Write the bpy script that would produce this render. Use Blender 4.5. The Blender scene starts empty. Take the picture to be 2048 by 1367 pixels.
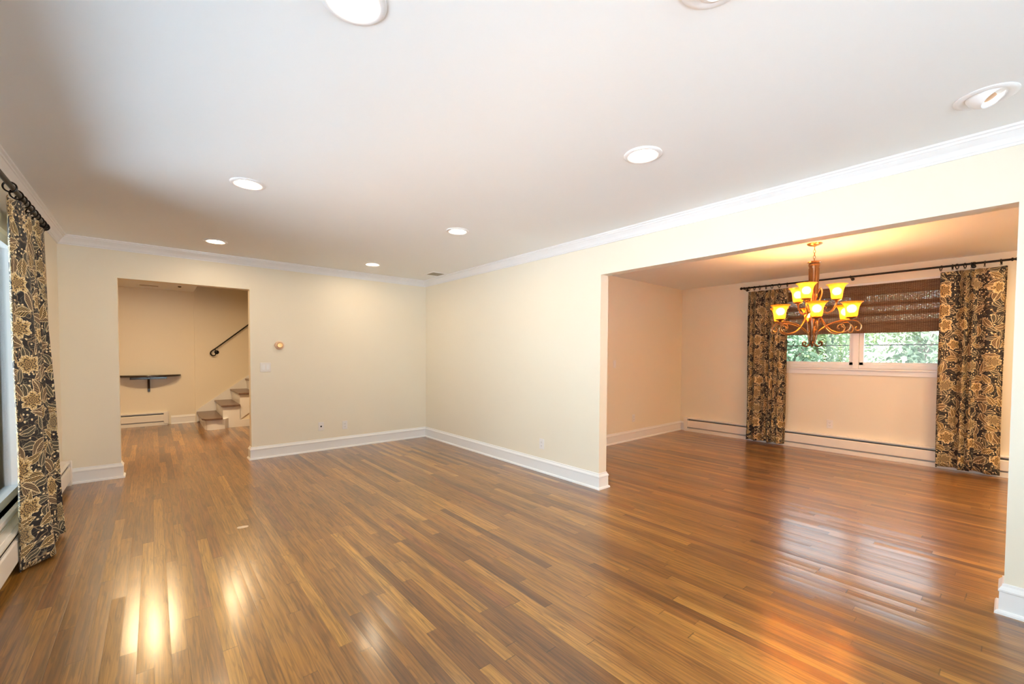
import bpy, bmesh, math, random
from mathutils import Vector, Matrix

random.seed(7)
SC = bpy.context.scene
COL = SC.collection
PI = math.pi

# ---------------------------------------------------------------- camera
CAM_POS = Vector((-3.28295, -5.98335, 1.30376))
YAW, PITCH, ROLL = 0.70301, -0.02954, 0.0050
F_PX = 846.8
cam_data = bpy.data.cameras.new('camera')
cam_data.sensor_fit = 'HORIZONTAL'
cam_data.sensor_width = 36.0
cam_data.lens = F_PX / 2048 * 36.0
cam_data.shift_y = (733.47 - 683.5) / 2048
cam_data.clip_start = 0.02
cam = bpy.data.objects.new('camera', cam_data)
COL.objects.link(cam)
fw = Vector((math.sin(YAW) * math.cos(PITCH), math.cos(YAW) * math.cos(PITCH), math.sin(PITCH)))
rt = Vector((math.cos(YAW), -math.sin(YAW), 0))
up = rt.cross(fw)
r2 = rt * math.cos(ROLL) + up * math.sin(ROLL)
u2 = -rt * math.sin(ROLL) + up * math.cos(ROLL)
m = Matrix((r2, u2, -fw)).transposed().to_4x4()
m.translation = CAM_POS
cam.matrix_world = m
SC.camera = cam

# ---------------------------------------------------------------- light settings
EXPOSURE = 0.95
SKY = 3.0                      # overcast daylight
SUN = 62.0
SKY_COL = (0.72, 0.88, 1.0)
DOWN = 110.0                    # recessed lamp lens radiance
DOWN_COL = (1.0, 0.77, 0.50)
BULB = 115.0                   # chandelier bulbs
BULB_COL = (1.0, 0.47, 0.125)

world = bpy.data.worlds.new('overcast_sky')
SC.world = world
world.use_nodes = True
bg = world.node_tree.nodes['Background']
bg.inputs['Color'].default_value = (*SKY_COL, 1)
bg.inputs['Strength'].default_value = SKY

sun = bpy.data.objects.new('sun', bpy.data.lights.new('sun', 'SUN'))   # high sun behind the house; it reaches the ground outside, not the rooms
sun.data.energy = SUN
sun.data.color = (0.96, 0.98, 1.0)
sun.data.angle = math.radians(3)
sun.rotation_euler = (math.radians(-33), 0, 0)
COL.objects.link(sun)

SC.view_settings.view_transform = 'Standard'
SC.view_settings.look = 'None'
SC.view_settings.exposure = EXPOSURE
SC.view_settings.gamma = 1
SC.view_settings.use_curve_mapping = False
SC.cycles.use_denoising = True
SC.cycles.max_bounces = 14
SC.cycles.diffuse_bounces = 9
SC.cycles.glossy_bounces = 4
SC.cycles.transmission_bounces = 8
SC.cycles.transparent_max_bounces = 12
SC.cycles.sample_clamp_indirect = 6
SC.cycles.caustics_reflective = False
SC.cycles.caustics_refractive = False
SC.cycles.blur_glossy = 1.0

# ---------------------------------------------------------------- dimensions
H = 2.44
WX = -3.976           # inner face of the left wall
T = 0.115             # partition thickness
BO0, BO1, BOZ = -3.555, -2.382, 2.0735      # opening in the back wall
RO0, RO1, ROZ = -5.987, -3.42, 2.0714       # opening in the right wall
REAR = -8.0
DX = 3.78             # window wall of the dining room
DY = -2.24            # left wall of the dining room
FY = 3.95             # far wall of the foyer
FX0, FX1 = -5.4, 1.2  # foyer extents
LW = (-6.6, -1.5, 0.33, 2.06)    # left window y0 y1 z0 z1
DW = (-5.56, -3.74, 1.14, 2.20)    # dining window
RW = (-3.7, -0.6, 0.1, 2.1)       # added unseen rear window for more daylight, x0 x1 z0 z1

# ---------------------------------------------------------------- light portals in the window openings; the rear window is added
def portal(name, loc, rot, sx, sy):
    l = bpy.data.lights.new(name, 'AREA')
    l.shape = 'RECTANGLE'
    l.size, l.size_y = sx, sy
    l.cycles.is_portal = True
    o = bpy.data.objects.new(name, l)
    o.location = loc
    o.rotation_euler = rot
    COL.objects.link(o)
portal('daylight_portal_left', (WX - 0.12, (LW[0] + LW[1]) / 2, (LW[2] + LW[3]) / 2), (0, -PI / 2, 0), LW[3] - LW[2], LW[1] - LW[0])
portal('daylight_portal_dining', (DX + 0.14, (DW[0] + DW[1]) / 2, (DW[2] + DW[3]) / 2), (0, PI / 2, 0), DW[3] - DW[2], DW[1] - DW[0])
portal('daylight_portal_rear_added', ((RW[0] + RW[1]) / 2, REAR - 0.12, (RW[2] + RW[3]) / 2), (PI / 2, 0, 0), RW[1] - RW[0], RW[3] - RW[2])

# ================================================================ node helpers
class S:
    """a scalar/vector socket with arithmetic that builds Math nodes"""
    def __init__(self, nt, sock): self.nt, self.k = nt, sock
    def _m(self, op, *a):
        n = self.nt.nodes.new('ShaderNodeMath'); n.operation = op
        for i, v in enumerate((self,) + a):
            if isinstance(v, S): self.nt.links.new(v.k, n.inputs[i])
            else: n.inputs[i].default_value = v
        return S(self.nt, n.outputs[0])
    def _c(self, v):
        if isinstance(v, S): return v
        n = self.nt.nodes.new('ShaderNodeValue'); n.outputs[0].default_value = v
        return S(self.nt, n.outputs[0])
    def __add__(s, o): return s._m('ADD', o)
    __radd__ = __add__
    def __sub__(s, o): return s._m('SUBTRACT', o)
    def __rsub__(s, o): return s._c(o)._m('SUBTRACT', s)
    def __mul__(s, o): return s._m('MULTIPLY', o)
    __rmul__ = __mul__
    def __truediv__(s, o): return s._m('DIVIDE', o)
    def __neg__(s): return s * -1.0
    def floor(s): return s._m('FLOOR')
    def frac(s): return s._m('FRACT')
    def abs(s): return s._m('ABSOLUTE')
    def sin(s): return s._m('SINE')
    def cos(s): return s._m('COSINE')
    def sqrt(s): return s._m('SQRT')
    def lt(s, o): return s._m('LESS_THAN', o)
    def gt(s, o): return s._m('GREATER_THAN', o)
    def min(s, o): return s._m('MINIMUM', o)
    def max(s, o): return s._m('MAXIMUM', o)
    def atan2(s, o): return s._m('ARCTAN2', o)
    def pow(s, o): return s._m('POWER', o)
    def step(s, a, b):   # smooth map a..b -> 0..1
        n = s.nt.nodes.new('ShaderNodeMapRange'); n.interpolation_type = 'SMOOTHSTEP'
        s.nt.links.new(s.k, n.inputs['Value'])
        n.inputs['From Min'].default_value = a; n.inputs['From Max'].default_value = b
        return S(s.nt, n.outputs['Result'])

class NT:
    def __init__(self, mat):
        mat.use_nodes = True
        self.t = mat.node_tree
        self.b = self.t.nodes['Principled BSDF']
        self.out = self.t.nodes['Material Output']
    def node(self, kind, **kw):
        n = self.t.nodes.new(kind)
        for k, v in kw.items(): setattr(n, k, v)
        return n
    def link(self, a, b): self.t.links.new(a.k if isinstance(a, S) else a, b)
    def xyz(self, sock):
        n = self.node('ShaderNodeSeparateXYZ'); self.link(sock, n.inputs[0])
        return [S(self.t, o) for o in n.outputs]
    def comb(self, x, y, z=0.0):
        n = self.node('ShaderNodeCombineXYZ')
        for i, v in enumerate((x, y, z)):
            if isinstance(v, S): self.link(v, n.inputs[i])
            else: n.inputs[i].default_value = v
        return n.outputs[0]
    def coord(self, which='Object'):
        return self.node('ShaderNodeTexCoord').outputs[which]
    def noise(self, vec, scale, detail=3, rough=0.5, dist=0.0, color=False):
        n = self.node('ShaderNodeTexNoise')
        n.inputs['Scale'].default_value = scale; n.inputs['Detail'].default_value = detail
        n.inputs['Roughness'].default_value = rough; n.inputs['Distortion'].default_value = dist
        self.link(vec, n.inputs['Vector'])
        return n.outputs['Color'] if color else S(self.t, n.outputs[0])
    def white(self, x, y=None):
        n = self.node('ShaderNodeTexWhiteNoise'); n.noise_dimensions = '2D'
        self.link(self.comb(x, y if y is not None else 0.0), n.inputs['Vector'])
        return [S(self.t, o) for o in self.split(n.outputs['Color'])]
    def split(self, c):
        n = self.node('ShaderNodeSeparateColor'); self.link(c, n.inputs[0]); return list(n.outputs)
    def mix(self, f, a, b):
        n = self.node('ShaderNodeMix', data_type='RGBA')
        for v, i in ((f, 0), (a, 6), (b, 7)):
            if isinstance(v, S) or hasattr(v, 'is_output'): self.link(v, n.inputs[i])
            elif i == 0: n.inputs[i].default_value = v
            else: n.inputs[i].default_value = (*v, 1)
        return n.outputs[2]
    def scale(self, c, f):
        n = self.node('ShaderNodeMix', data_type='RGBA', blend_type='MULTIPLY')
        n.inputs[0].default_value = 1
        self.link(c, n.inputs[6])
        g = self.node('ShaderNodeCombineColor')
        for i in range(3): self.link(f, g.inputs[i])
        self.link(g.outputs[0], n.inputs[7])
        return n.outputs[2]
    def ramp(self, f, stops):
        n = self.node('ShaderNodeValToRGB')
        e = n.color_ramp.elements
        e[0].position, e[0].color = stops[0][0], (*stops[0][1], 1)
        e[1].position, e[1].color = stops[-1][0], (*stops[-1][1], 1)
        for p, c in stops[1:-1]:
            x = e.new(p); x.color = (*c, 1)
        self.link(f, n.inputs[0]); return n.outputs[0]
    def bump(self, h, strength, dist, normal=None):
        n = self.node('ShaderNodeBump')
        n.inputs['Strength'].default_value = strength; n.inputs['Distance'].default_value = dist
        self.link(h, n.inputs['Height'])
        if normal is not None: self.link(normal, n.inputs['Normal'])
        return n.outputs[0]

def mat(name, color, rough=0.5, metal=0.0, noise=0.0, nscale=8.0, bump=0.0, spec=0.5):
    M = bpy.data.materials.new(name)
    n = NT(M)
    n.b.inputs['Roughness'].default_value = rough
    n.b.inputs['Metallic'].default_value = metal
    n.b.inputs['Specular IOR Level'].default_value = spec
    v = n.coord()
    f = n.noise(v, nscale, 3)
    a = tuple(c * (1 - noise) for c in color); b = tuple(min(1, c * (1 + noise)) for c in color)
    n.link(n.mix(f, a, b), n.b.inputs['Base Color'])
    if bump: n.link(n.bump(n.noise(v, nscale * 6, 3), bump, 0.002), n.b.inputs['Normal'])
    return M

def emit(name, color, strength):
    M = bpy.data.materials.new(name)
    n = NT(M)
    n.b.inputs['Base Color'].default_value = (0.9, 0.9, 0.9, 1)
    n.b.inputs['Emission Color'].default_value = (*color, 1)
    n.b.inputs['Emission Strength'].default_value = strength
    return M

# ---------------------------------------------------------------- materials
M_WALL = mat('cream_wall_paint', (0.83, 0.775, 0.655), 0.45, noise=0.012, nscale=1.5, bump=0.03, spec=0.35)
M_CEIL = mat('white_ceiling_paint', (0.85, 0.875, 0.89), 0.6, noise=0.01, nscale=1.5, spec=0.3)
M_TRIM = mat('white_trim_paint', (0.84, 0.845, 0.86), 0.35, noise=0.01)
M_WHITE = mat('white_plastic', (0.82, 0.80, 0.79), 0.35, noise=0.01)
M_HEAT = mat('white_enamel', (0.82, 0.79, 0.74), 0.4, noise=0.015)
M_DARK = mat('dark_gap', (0.03, 0.022, 0.016), 0.7, noise=0.2)
M_FIN = mat('heater_fins', (0.10, 0.085, 0.07), 0.5, 0.6, noise=0.2, nscale=60)
M_BLACK = mat('black_metal', (0.02, 0.018, 0.017), 0.35, 0.7, noise=0.25, nscale=30)
M_BRONZE = mat('aged_bronze', (0.21, 0.115, 0.065), 0.3, 0.9, noise=0.35, nscale=25, bump=0.1)
M_BRASS = mat('antique_brass', (0.42, 0.265, 0.135), 0.28, 0.95, noise=0.25, nscale=30)
M_COPPER = mat('brushed_gold', (0.72, 0.40, 0.17), 0.3, 0.9, noise=0.1)
M_TAN = mat('tan_plastic', (0.76, 0.56, 0.43), 0.4, noise=0.02)
M_TABLE = mat('black_lacquered_wood', (0.035, 0.024, 0.018), 0.12, noise=0.3, nscale=12)
M_TREAD = mat('dark_stained_tread', (0.17, 0.105, 0.075), 0.3, noise=0.25, nscale=14)
M_LENS = emit('lit_lamp_lens', DOWN_COL, DOWN)
M_BULB = emit('lit_bulb', BULB_COL, BULB)
M_LENS_FOYER_ADDED = emit('added_foyer_lens', (1.0, 0.70, 0.38), DOWN * 1.5)
M_LENS_DINING_ADDED = emit('added_dining_lens', (1.0, 0.70, 0.40), DOWN * 1.0)
M_EYE_GLOW = emit('self_lit_reflector', (1.0, 0.88, 0.68), 0.55)  # the reflector itself glows, in place of its lamp's reflected light
M_REFL = mat('warm_reflector', (0.40, 0.22, 0.12), 0.3, 0.2, noise=0.1)

def glass_mat():
    M = bpy.data.materials.new('window_glass')
    n = NT(M)
    t = n.node('ShaderNodeBsdfTransparent'); t.inputs[0].default_value = (0.96, 0.98, 0.97, 1)
    g = n.node('ShaderNodeBsdfGlossy'); g.inputs['Roughness'].default_value = 0.02
    fr = n.node('ShaderNodeFresnel'); fr.inputs[0].default_value = 1.35
    mx = n.node('ShaderNodeMixShader')
    n.link(fr.outputs[0], mx.inputs[0]); n.link(t.outputs[0], mx.inputs[1]); n.link(g.outputs[0], mx.inputs[2])
    n.link(mx.outputs[0], n.out.inputs[0])
    return M
M_GLASS = glass_mat()

def floor_mat():
    M = bpy.data.materials.new('oak_strip_floor')
    n = NT(M)
    v = n.coord('Object')
    x, y, z = n.xyz(v)
    W = 0.057
    sx = (x + 20.0) / W
    strip = sx.floor()
    r = n.white(strip, 3.7 + 0 * strip)
    ly = (y + 30.0 + r[0] * 9.0) / (r[1] * 0.7 + 0.85)
    bid = ly.floor()
    q = n.white(strip, bid)
    q2 = n.white(bid + 11.3, strip * 0.731)
    # colour of each board
    base = n.ramp(q[0], [(0.0, (0.12, 0.044, 0.008)), (0.12, (0.185, 0.072, 0.012)), (0.45, (0.245, 0.103, 0.017)),
                         (0.8, (0.30, 0.134, 0.023)), (1.0, (0.40, 0.192, 0.036))])
    red = n.mix(q2[1].step(0.88, 1.0), base, (0.20, 0.07, 0.016))
    # grain
    gv = n.comb(x * 95.0 + q[1] * 40, y * 3.2 + q[2] * 70, q2[0] * 9.0)
    g1 = n.noise(gv, 1.0, 5, 0.6)
    cv = n.comb(x * 26.0 + q[2] * 33, y * 1.7 + q[1] * 50, q2[2] * 5.0)
    cath = n.noise(cv, 1.0, 2, 0.5, 0.3)
    rings = ((cath * 34.0).sin()).step(0.45, 1.0)
    col = n.scale(red, g1.step(0.25, 0.75) * 0.75 + 0.58)
    col = n.scale(col, 1.0 - rings * 0.26)
    # dark mineral streaks and wear
    st = n.noise(n.comb(x * 7.0, y * 0.9, q[0] * 3.0), 1.0, 4, 0.6).step(0.58, 0.78)
    col = n.scale(col, 1.0 - st * 0.42)
    wear = n.noise(n.comb(x * 0.8, y * 0.55, 2.0), 1.0, 3, 0.55)
    col = n.scale(col, wear.step(0.25, 0.75) * 0.36 + 0.80)
    # gaps between the boards
    fx = sx.frac(); fy = ly.frac()
    gap = ((fx - 0.5).abs().step(0.472, 0.5)).max((fy - 0.5).abs().step(0.4968, 0.5))
    gq = q2[0].step(0.1, 0.9) * 0.5 + 0.25
    col = n.scale(col, 1.0 - gap * gq)
    # the pale scuff on one board
    su = x + 2.79; sv = (y + 2.283) + su * 0.10
    sc = (su / 0.046) * (su / 0.046) + (sv / 0.030) * (sv / 0.030)
    scuff = (sc + n.noise(v, 60, 2) * 0.9).lt(1.1)
    col = n.mix(scuff * 0.8, col, (0.75, 0.62, 0.5))
    n.link(col, n.b.inputs['Base Color'])
    rg = n.noise(n.comb(x * 1.1, y * 0.8, 5.0), 1.0, 3)
    n.link(rg.step(0.2, 0.8) * 0.10 + 0.30 + g1 * 0.06 + scuff * 0.3, n.b.inputs['Roughness'])
    n.b.inputs['Coat Weight'].default_value = 0.9
    n.link(rg.step(0.2, 0.8) * 0.07 + 0.16, n.b.inputs['Coat Roughness'])
    n.b.inputs['Specular IOR Level'].default_value = 0.5
    # every board lies a little differently
    ge = n.node('ShaderNodeNewGeometry')
    add = n.node('ShaderNodeVectorMath', operation='ADD')
    n.link(ge.outputs['Normal'], add.inputs[0])
    n.link(n.comb((q[1] - 0.5) * 0.06 + (fx - 0.5) * 0.02, (q[2] - 0.5) * 0.008, 0.0), add.inputs[1])
    nm = n.node('ShaderNodeVectorMath', operation='NORMALIZE'); n.link(add.outputs[0], nm.inputs[0])
    n.link(nm.outputs[0], n.b.inputs['Coat Normal'])
    n.link(n.bump(g1 * 0.4 - gap * 1.0, 0.22, 0.0012, nm.outputs[0]), n.b.inputs['Normal'])
    return M
M_FLOOR = floor_mat()

def fabric_mat():
    """black cloth printed with gold and olive flowers, leaves and scrolls; UV in metres"""
    M = bpy.data.materials.new('black_floral_fabric')
    n = NT(M)
    uv = n.coord('UV')
    wob = n.noise(uv, 9.0, 2, 0.5, 0.0, color=True)
    vm = n.node('ShaderNodeVectorMath', operation='MULTIPLY_ADD')
    n.link(wob, vm.inputs[0]); vm.inputs[1].default_value = (0.035, 0.035, 0); n.link(uv, vm.inputs[2])
    p = vm.outputs[0]
    def cells(freq, off, rand=0.75):
        s = n.node('ShaderNodeVectorMath', operation='MULTIPLY_ADD')
        n.link(p, s.inputs[0]); s.inputs[1].default_value = (freq, freq, 0); s.inputs[2].default_value = (off, off * 1.7, 0)
        vo = n.node('ShaderNodeTexVoronoi', voronoi_dimensions='2D')
        vo.inputs['Scale'].default_value = 1.0; vo.inputs['Randomness'].default_value = rand
        n.link(s.outputs[0], vo.inputs['Vector'])
        d = n.node('ShaderNodeVectorMath', operation='SUBTRACT')
        n.link(s.outputs[0], d.inputs[0]); n.link(vo.outputs['Position'], d.inputs[1])
        x, y, _ = n.xyz(d.outputs[0])
        c = [S(n.t, o) for o in n.split(vo.outputs['Color'])]
        return x, y, c
    col = (0.012, 0.011, 0.015)
    gold, cream, tan, olive, brown = (0.50, 0.34, 0.13), (0.78, 0.64, 0.38), (0.26, 0.18, 0.10), (0.15, 0.135, 0.095), (0.085, 0.05, 0.028)
    dark = (0.022, 0.016, 0.012)
    # scrolling stems
    sn = n.noise(p, 11.0, 1, 0.5, 0.6)
    stem = 1.0 - (sn - 0.5).abs().step(0.010, 0.022)
    col = n.mix(stem, col, tan)
    sn2 = n.noise(n.comb(*n.xyz(p)[:2], 4.3), 17.0, 1, 0.5, 0.8)
    col = n.mix(1.0 - (sn2 - 0.47).abs().step(0.008, 0.020), col, olive)
    # berries
    x, y, c = cells(42.0, 3.1, 1.0)
    rr = (x * x + y * y).sqrt()
    berry = rr.lt(0.26) * c[0].gt(0.62)
    col = n.mix(berry, col, cream)
    # leaves: two layers, each turned at random
    def leaves(col, freq, off, keep, ca, cb):
        x, y, c = cells(freq, off, 0.8)
        a = c[0] * 6.283
        ca_, sa = a.cos(), a.sin()
        lx = x * ca_ + y * sa; ly = y * ca_ - x * sa
        ly = ly - lx * lx * ((c[2] - 0.5) * 1.6)
        t = lx / 0.50
        wd = (1.0 - t * t).max(0.0) * (0.23 - t * 0.07)
        e = ly.abs() - wd
        on = e.lt(0.0) * c[1].lt(keep)
        vein = ((ly.abs() * 1.6 - lx) * 46.0).sin().step(-0.2, 0.6)
        body = n.mix(vein, ca, cb)
        edge = (e + 0.035).step(0.0, 0.02)
        mid = 1.0 - ly.abs().step(0.008, 0.022)
        body = n.mix(edge.max(mid), body, cream)
        return n.mix(on, col, body)
    col = leaves(col, 9.5, 5.3, 0.80, dark, olive)
    col = leaves(col, 6.6, 1.9, 0.72, brown, tan)
    col = leaves(col, 7.8, 7.7, 0.55, dark, gold)
    # large flowers with ringed petals
    x, y, c = cells(4.7, 0.4, 0.65)
    y = y * (c[0] * 0.5 + 0.9) + x * ((c[1] - 0.35) * 0.5)
    r = (x * x + y * y).sqrt(); an = y.atan2(x) + (c[0] * 4.0).floor() * 6.2832
    kk = (c[2] * 3.0).floor() * 0.5 + 2.5
    pet = (an * kk).sin().abs() * 0.12 + 0.24 + (an * 15.0).cos() * 0.018
    e = r - pet
    on = e.lt(0.0) * c[1].lt(0.62)
    ring = ((r * 62.0 + (an * 8.0).cos() * 2.2)).sin().step(-0.3, 0.5)
    rays = ((an * 28.0).sin()).step(-0.2, 0.6)
    body = n.mix(ring, brown, gold)
    body = n.mix((e + 0.10).step(0.0, 0.03), body, n.mix(rays, gold, cream))
    body = n.mix((e + 0.025).step(0.0, 0.012), body, cream)
    body = n.mix(1.0 - r.step(0.10, 0.115), body, n.mix(((r * 130.0).sin()).step(-0.1, 0.3), brown, gold))
    body = n.mix((c[2] - 0.5).step(0.0, 0.1) * 0.45, body, olive)
    col = n.mix(on, col, body)
    n.link(col, n.b.inputs['Base Color'])
    n.b.inputs['Roughness'].default_value = 0.75
    n.b.inputs['Sheen Weight'].default_value = 0.08
    wv = n.noise(uv, 900.0, 1)
    n.link(n.bump(wv, 0.15, 0.0006), n.b.inputs['Normal'])
    return M
M_FABRIC = fabric_mat()

def shade_mat():
    """woven wood shade: reeds across, threads down, daylight coming through the weave; UV in metres"""
    M = bpy.data.materials.new('woven_wood_shade')
    n = NT(M)
    u, v, _ = n.xyz(n.coord('UV'))
    reed = ((v * 2 * PI / 0.0085).sin()).step(-0.6, 0.8)
    th = (u / 0.020).frac()
    thread = 1.0 - (th - 0.5).abs().step(0.10, 0.22)
    streak = n.noise(n.comb(u * 6.0, v * 190.0), 1.0, 3, 0.6)
    col = n.mix(streak.step(0.25, 0.75), (0.22, 0.125, 0.085), (0.58, 0.40, 0.27))
    col = n.scale(col, reed * 0.35 + 0.65)
    col = n.mix(thread * 0.75, col, (0.20, 0.10, 0.07))
    n.link(col, n.b.inputs['Base Color'])
    n.b.inputs['Roughness'].default_value = 0.7
    tl = n.node('ShaderNodeBsdfTranslucent'); n.link(col, tl.inputs[0])
    tr = n.node('ShaderNodeBsdfTransparent')
    m1 = n.node('ShaderNodeMixShader'); m1.inputs[0].default_value = 0.45
    n.link(n.b.outputs[0], m1.inputs[1]); n.link(tl.outputs[0], m1.inputs[2])
    sp = n.noise(n.comb(u * 45.0, v * 160.0), 1.0, 2, 0.7)
    hole = (1.0 - reed * 0.8) * sp.step(0.47, 0.62) * (1.0 - thread * 0.8) * 0.6
    m2 = n.node('ShaderNodeMixShader'); n.link(hole, m2.inputs[0])
    n.link(m1.outputs[0], m2.inputs[1]); n.link(tr.outputs[0], m2.inputs[2])
    n.link(m2.outputs[0], n.out.inputs[0])
    n.link(n.bump(reed, 0.4, 0.002), n.b.inputs['Normal'])
    return M
M_SHADE = shade_mat()
M_LINING = mat('brown_lining', (0.24, 0.15, 0.11), 0.8, noise=0.15, nscale=20)

def amber_mat():
    M = bpy.data.materials.new('amber_frosted_glass')
    n = NT(M)
    v = n.coord()
    f = n.noise(v, 18.0, 3, 0.6, 1.0)
    c = n.mix(f, (0.96, 0.50, 0.06), (0.98, 0.58, 0.12))
    tl = n.node('ShaderNodeBsdfTranslucent'); n.link(c, tl.inputs[0])
    rf = n.node('ShaderNodeBsdfRefraction'); rf.inputs['Roughness'].default_value = 0.42; rf.inputs['IOR'].default_value = 1.08
    n.link(c, rf.inputs[0])
    m1 = n.node('ShaderNodeMixShader'); m1.inputs[0].default_value = 0.35
    n.link(tl.outputs[0], m1.inputs[1]); n.link(rf.outputs[0], m1.inputs[2])
    n.link(c, n.b.inputs['Base Color']); n.b.inputs['Roughness'].default_value = 0.25
    m2 = n.node('ShaderNodeMixShader'); m2.inputs[0].default_value = 0.42
    n.link(n.b.outputs[0], m2.inputs[1]); n.link(m1.outputs[0], m2.inputs[2])
    tr = n.node('ShaderNodeBsdfTransparent'); tr.inputs[0].default_value = (1.0, 0.82, 0.52, 1)
    m3 = n.node('ShaderNodeMixShader'); m3.inputs[0].default_value = 0.38
    n.link(m2.outputs[0], m3.inputs[1]); n.link(tr.outputs[0], m3.inputs[2])
    n.link(m3.outputs[0], n.out.inputs[0])
    return M
M_AMBER = amber_mat()

def leaf_mat(name, a, b):
    M = bpy.data.materials.new(name)
    n = NT(M)
    f = n.noise(n.coord(), 3.0, 3)
    c = n.mix(f, a, b)
    n.link(c, n.b.inputs['Base Color']); n.b.inputs['Roughness'].default_value = 0.5
    tl = n.node('ShaderNodeBsdfTranslucent'); n.link(c, tl.inputs[0])
    mx = n.node('ShaderNodeMixShader'); mx.inputs[0].default_value = 0.4
    n.link(n.b.outputs[0], mx.inputs[1]); n.link(tl.outputs[0], mx.inputs[2])
    n.link(mx.outputs[0], n.out.inputs[0])
    return M
M_LEAF = [leaf_mat('light_green_leaves', (0.10, 0.145, 0.055), (0.26, 0.31, 0.15)),
          leaf_mat('blue_green_leaves', (0.085, 0.145, 0.085), (0.20, 0.265, 0.16)),
          leaf_mat('pale_green_leaves', (0.14, 0.18, 0.10), (0.30, 0.34, 0.23))]
M_BARK = mat('bark', (0.16, 0.12, 0.09), 0.8, noise=0.3, nscale=12)
M_BOUNCE_PAVE = mat('bounce_paving', (0.575, 0.665, 0.765), 0.9, noise=0.08, nscale=3)  # bluish tone cools the daylight it bounces indoors
M_GROUND = mat('neutral_bounce_ground', (0.195, 0.21, 0.225), 0.9, noise=0.2, nscale=3)  # ground made grey so that its bounced light stays neutral

# ================================================================ mesh helpers
def box(bm, x0, x1, y0, y1, z0, z1):
    x0, x1 = sorted((x0, x1)); y0, y1 = sorted((y0, y1)); z0, z1 = sorted((z0, z1))
    v = [bm.verts.new(p) for p in ((x0, y0, z0), (x1, y0, z0), (x1, y1, z0), (x0, y1, z0), (x0, y0, z1), (x1, y0, z1), (x1, y1, z1), (x0, y1, z1))]
    for f in ((3, 2, 1, 0), (4, 5, 6, 7), (0, 1, 5, 4), (1, 2, 6, 5), (2, 3, 7, 6), (3, 0, 4, 7)):
        bm.faces.new([v[i] for i in f])

def link(name, bm, mt, parent=None, smooth=False, loc=None):
    me = bpy.data.meshes.new(name)
    bmesh.ops.recalc_face_normals(bm, faces=bm.faces)
    bm.to_mesh(me); bm.free()
    me.materials.append(mt)
    if smooth:
        for p in me.polygons: p.use_smooth = True
        try: me.set_sharp_from_angle(angle=math.radians(38))
        except Exception: pass
    o = bpy.data.objects.new(name, me)
    COL.objects.link(o)
    if parent: o.parent = parent
    if loc: o.location = loc
    return o

def bevel(o, w, seg=2):
    b = o.modifiers.new('bevel', 'BEVEL'); b.width = w; b.segments = seg; b.limit_method = 'ANGLE'
    return o

def boxes(name, lst, mt, parent=None, bev=0):
    bm = bmesh.new()
    for b in lst: box(bm, *b)
    o = link(name, bm, mt, parent)
    if bev: bevel(o, bev)
    return o

def struct(o):
    o['kind'] = 'structure'
    return o

def thing(name, label, cat, loc=(0, 0, 0), group=None):
    o = bpy.data.objects.new(name, None)
    o.empty_display_size = 0.05
    o.location = loc
    COL.objects.link(o)
    return tag(o, label, cat, group)

def tag(o, label, cat, group=None):
    o['label'] = label; o['category'] = cat
    if group: o['group'] = group
    return o

def lathe(bm, prof, c=(0, 0, 0), n=28, axis='Z', mtx=None):
    rings = []
    for r, h in prof:
        ring = []
        for i in range(n):
            a = 2 * PI * i / n
            p = Vector((r * math.cos(a), r * math.sin(a), h))
            if axis == 'Y': p = Vector((p.x, p.z, p.y))
            if axis == 'X': p = Vector((p.z, p.x, p.y))
            if mtx: p = mtx @ p
            ring.append(bm.verts.new(p + Vector(c)))
        rings.append(ring)
    for a, b in zip(rings, rings[1:]):
        for i in range(n):
            bm.faces.new((a[i], a[(i + 1) % n], b[(i + 1) % n], b[i]))
    return rings

def cap(bm, ring):
    bm.faces.new(ring)

def catmull(pts, n=8):
    P = [Vector(p) for p in pts]
    P = [P[0] * 2 - P[1]] + P + [P[-1] * 2 - P[-2]]
    out = []
    for i in range(1, len(P) - 2):
        a, b, c, d = P[i - 1:i + 3]
        for k in range(n):
            t = k / n
            out.append(0.5 * ((2 * b) + (c - a) * t + (2 * a - 5 * b + 4 * c - d) * t * t + (3 * b - a - 3 * c + d) * t ** 3))
    out.append(P[-2])
    return out

def tube(bm, pts, r, n=8, closed=False):
    """r: a radius or a function of 0..1"""
    P = [Vector(p) for p in pts]
    N = len(P)
    rings = []
    ref = None
    for i, p in enumerate(P):
        if closed: t = (P[(i + 1) % N] - P[i - 1]).normalized()
        else: t = (P[min(i + 1, N - 1)] - P[max(i - 1, 0)]).normalized()
        if ref is None:
            ref = Vector((0, 0, 1)) if abs(t.z) < 0.9 else Vector((1, 0, 0))
        ref = (ref - t * ref.dot(t)).normalized()
        b = t.cross(ref)
        rad = r(i / (N - 1)) if callable(r) else r
        rings.append([bm.verts.new(p + ref * (rad * math.cos(2 * PI * k / n)) + b * (rad * math.sin(2 * PI * k / n))) for k in range(n)])
    pairs = list(zip(rings, rings[1:])) + ([(rings[-1], rings[0])] if closed else [])
    for a, b in pairs:
        for k in range(n): bm.faces.new((a[k], a[(k + 1) % n], b[(k + 1) % n], b[k]))
    if not closed:
        bm.faces.new(rings[0][::-1]); bm.faces.new(rings[-1])

def torus(bm, c, R, r, axis, n=24, k=8):
    c = Vector(c); axis = Vector(axis).normalized()
    a = axis.orthogonal().normalized(); b = axis.cross(a)
    tube(bm, [c + a * (R * math.cos(2 * PI * i / n)) + b * (R * math.sin(2 * PI * i / n)) for i in range(n)], r, k, True)

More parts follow.
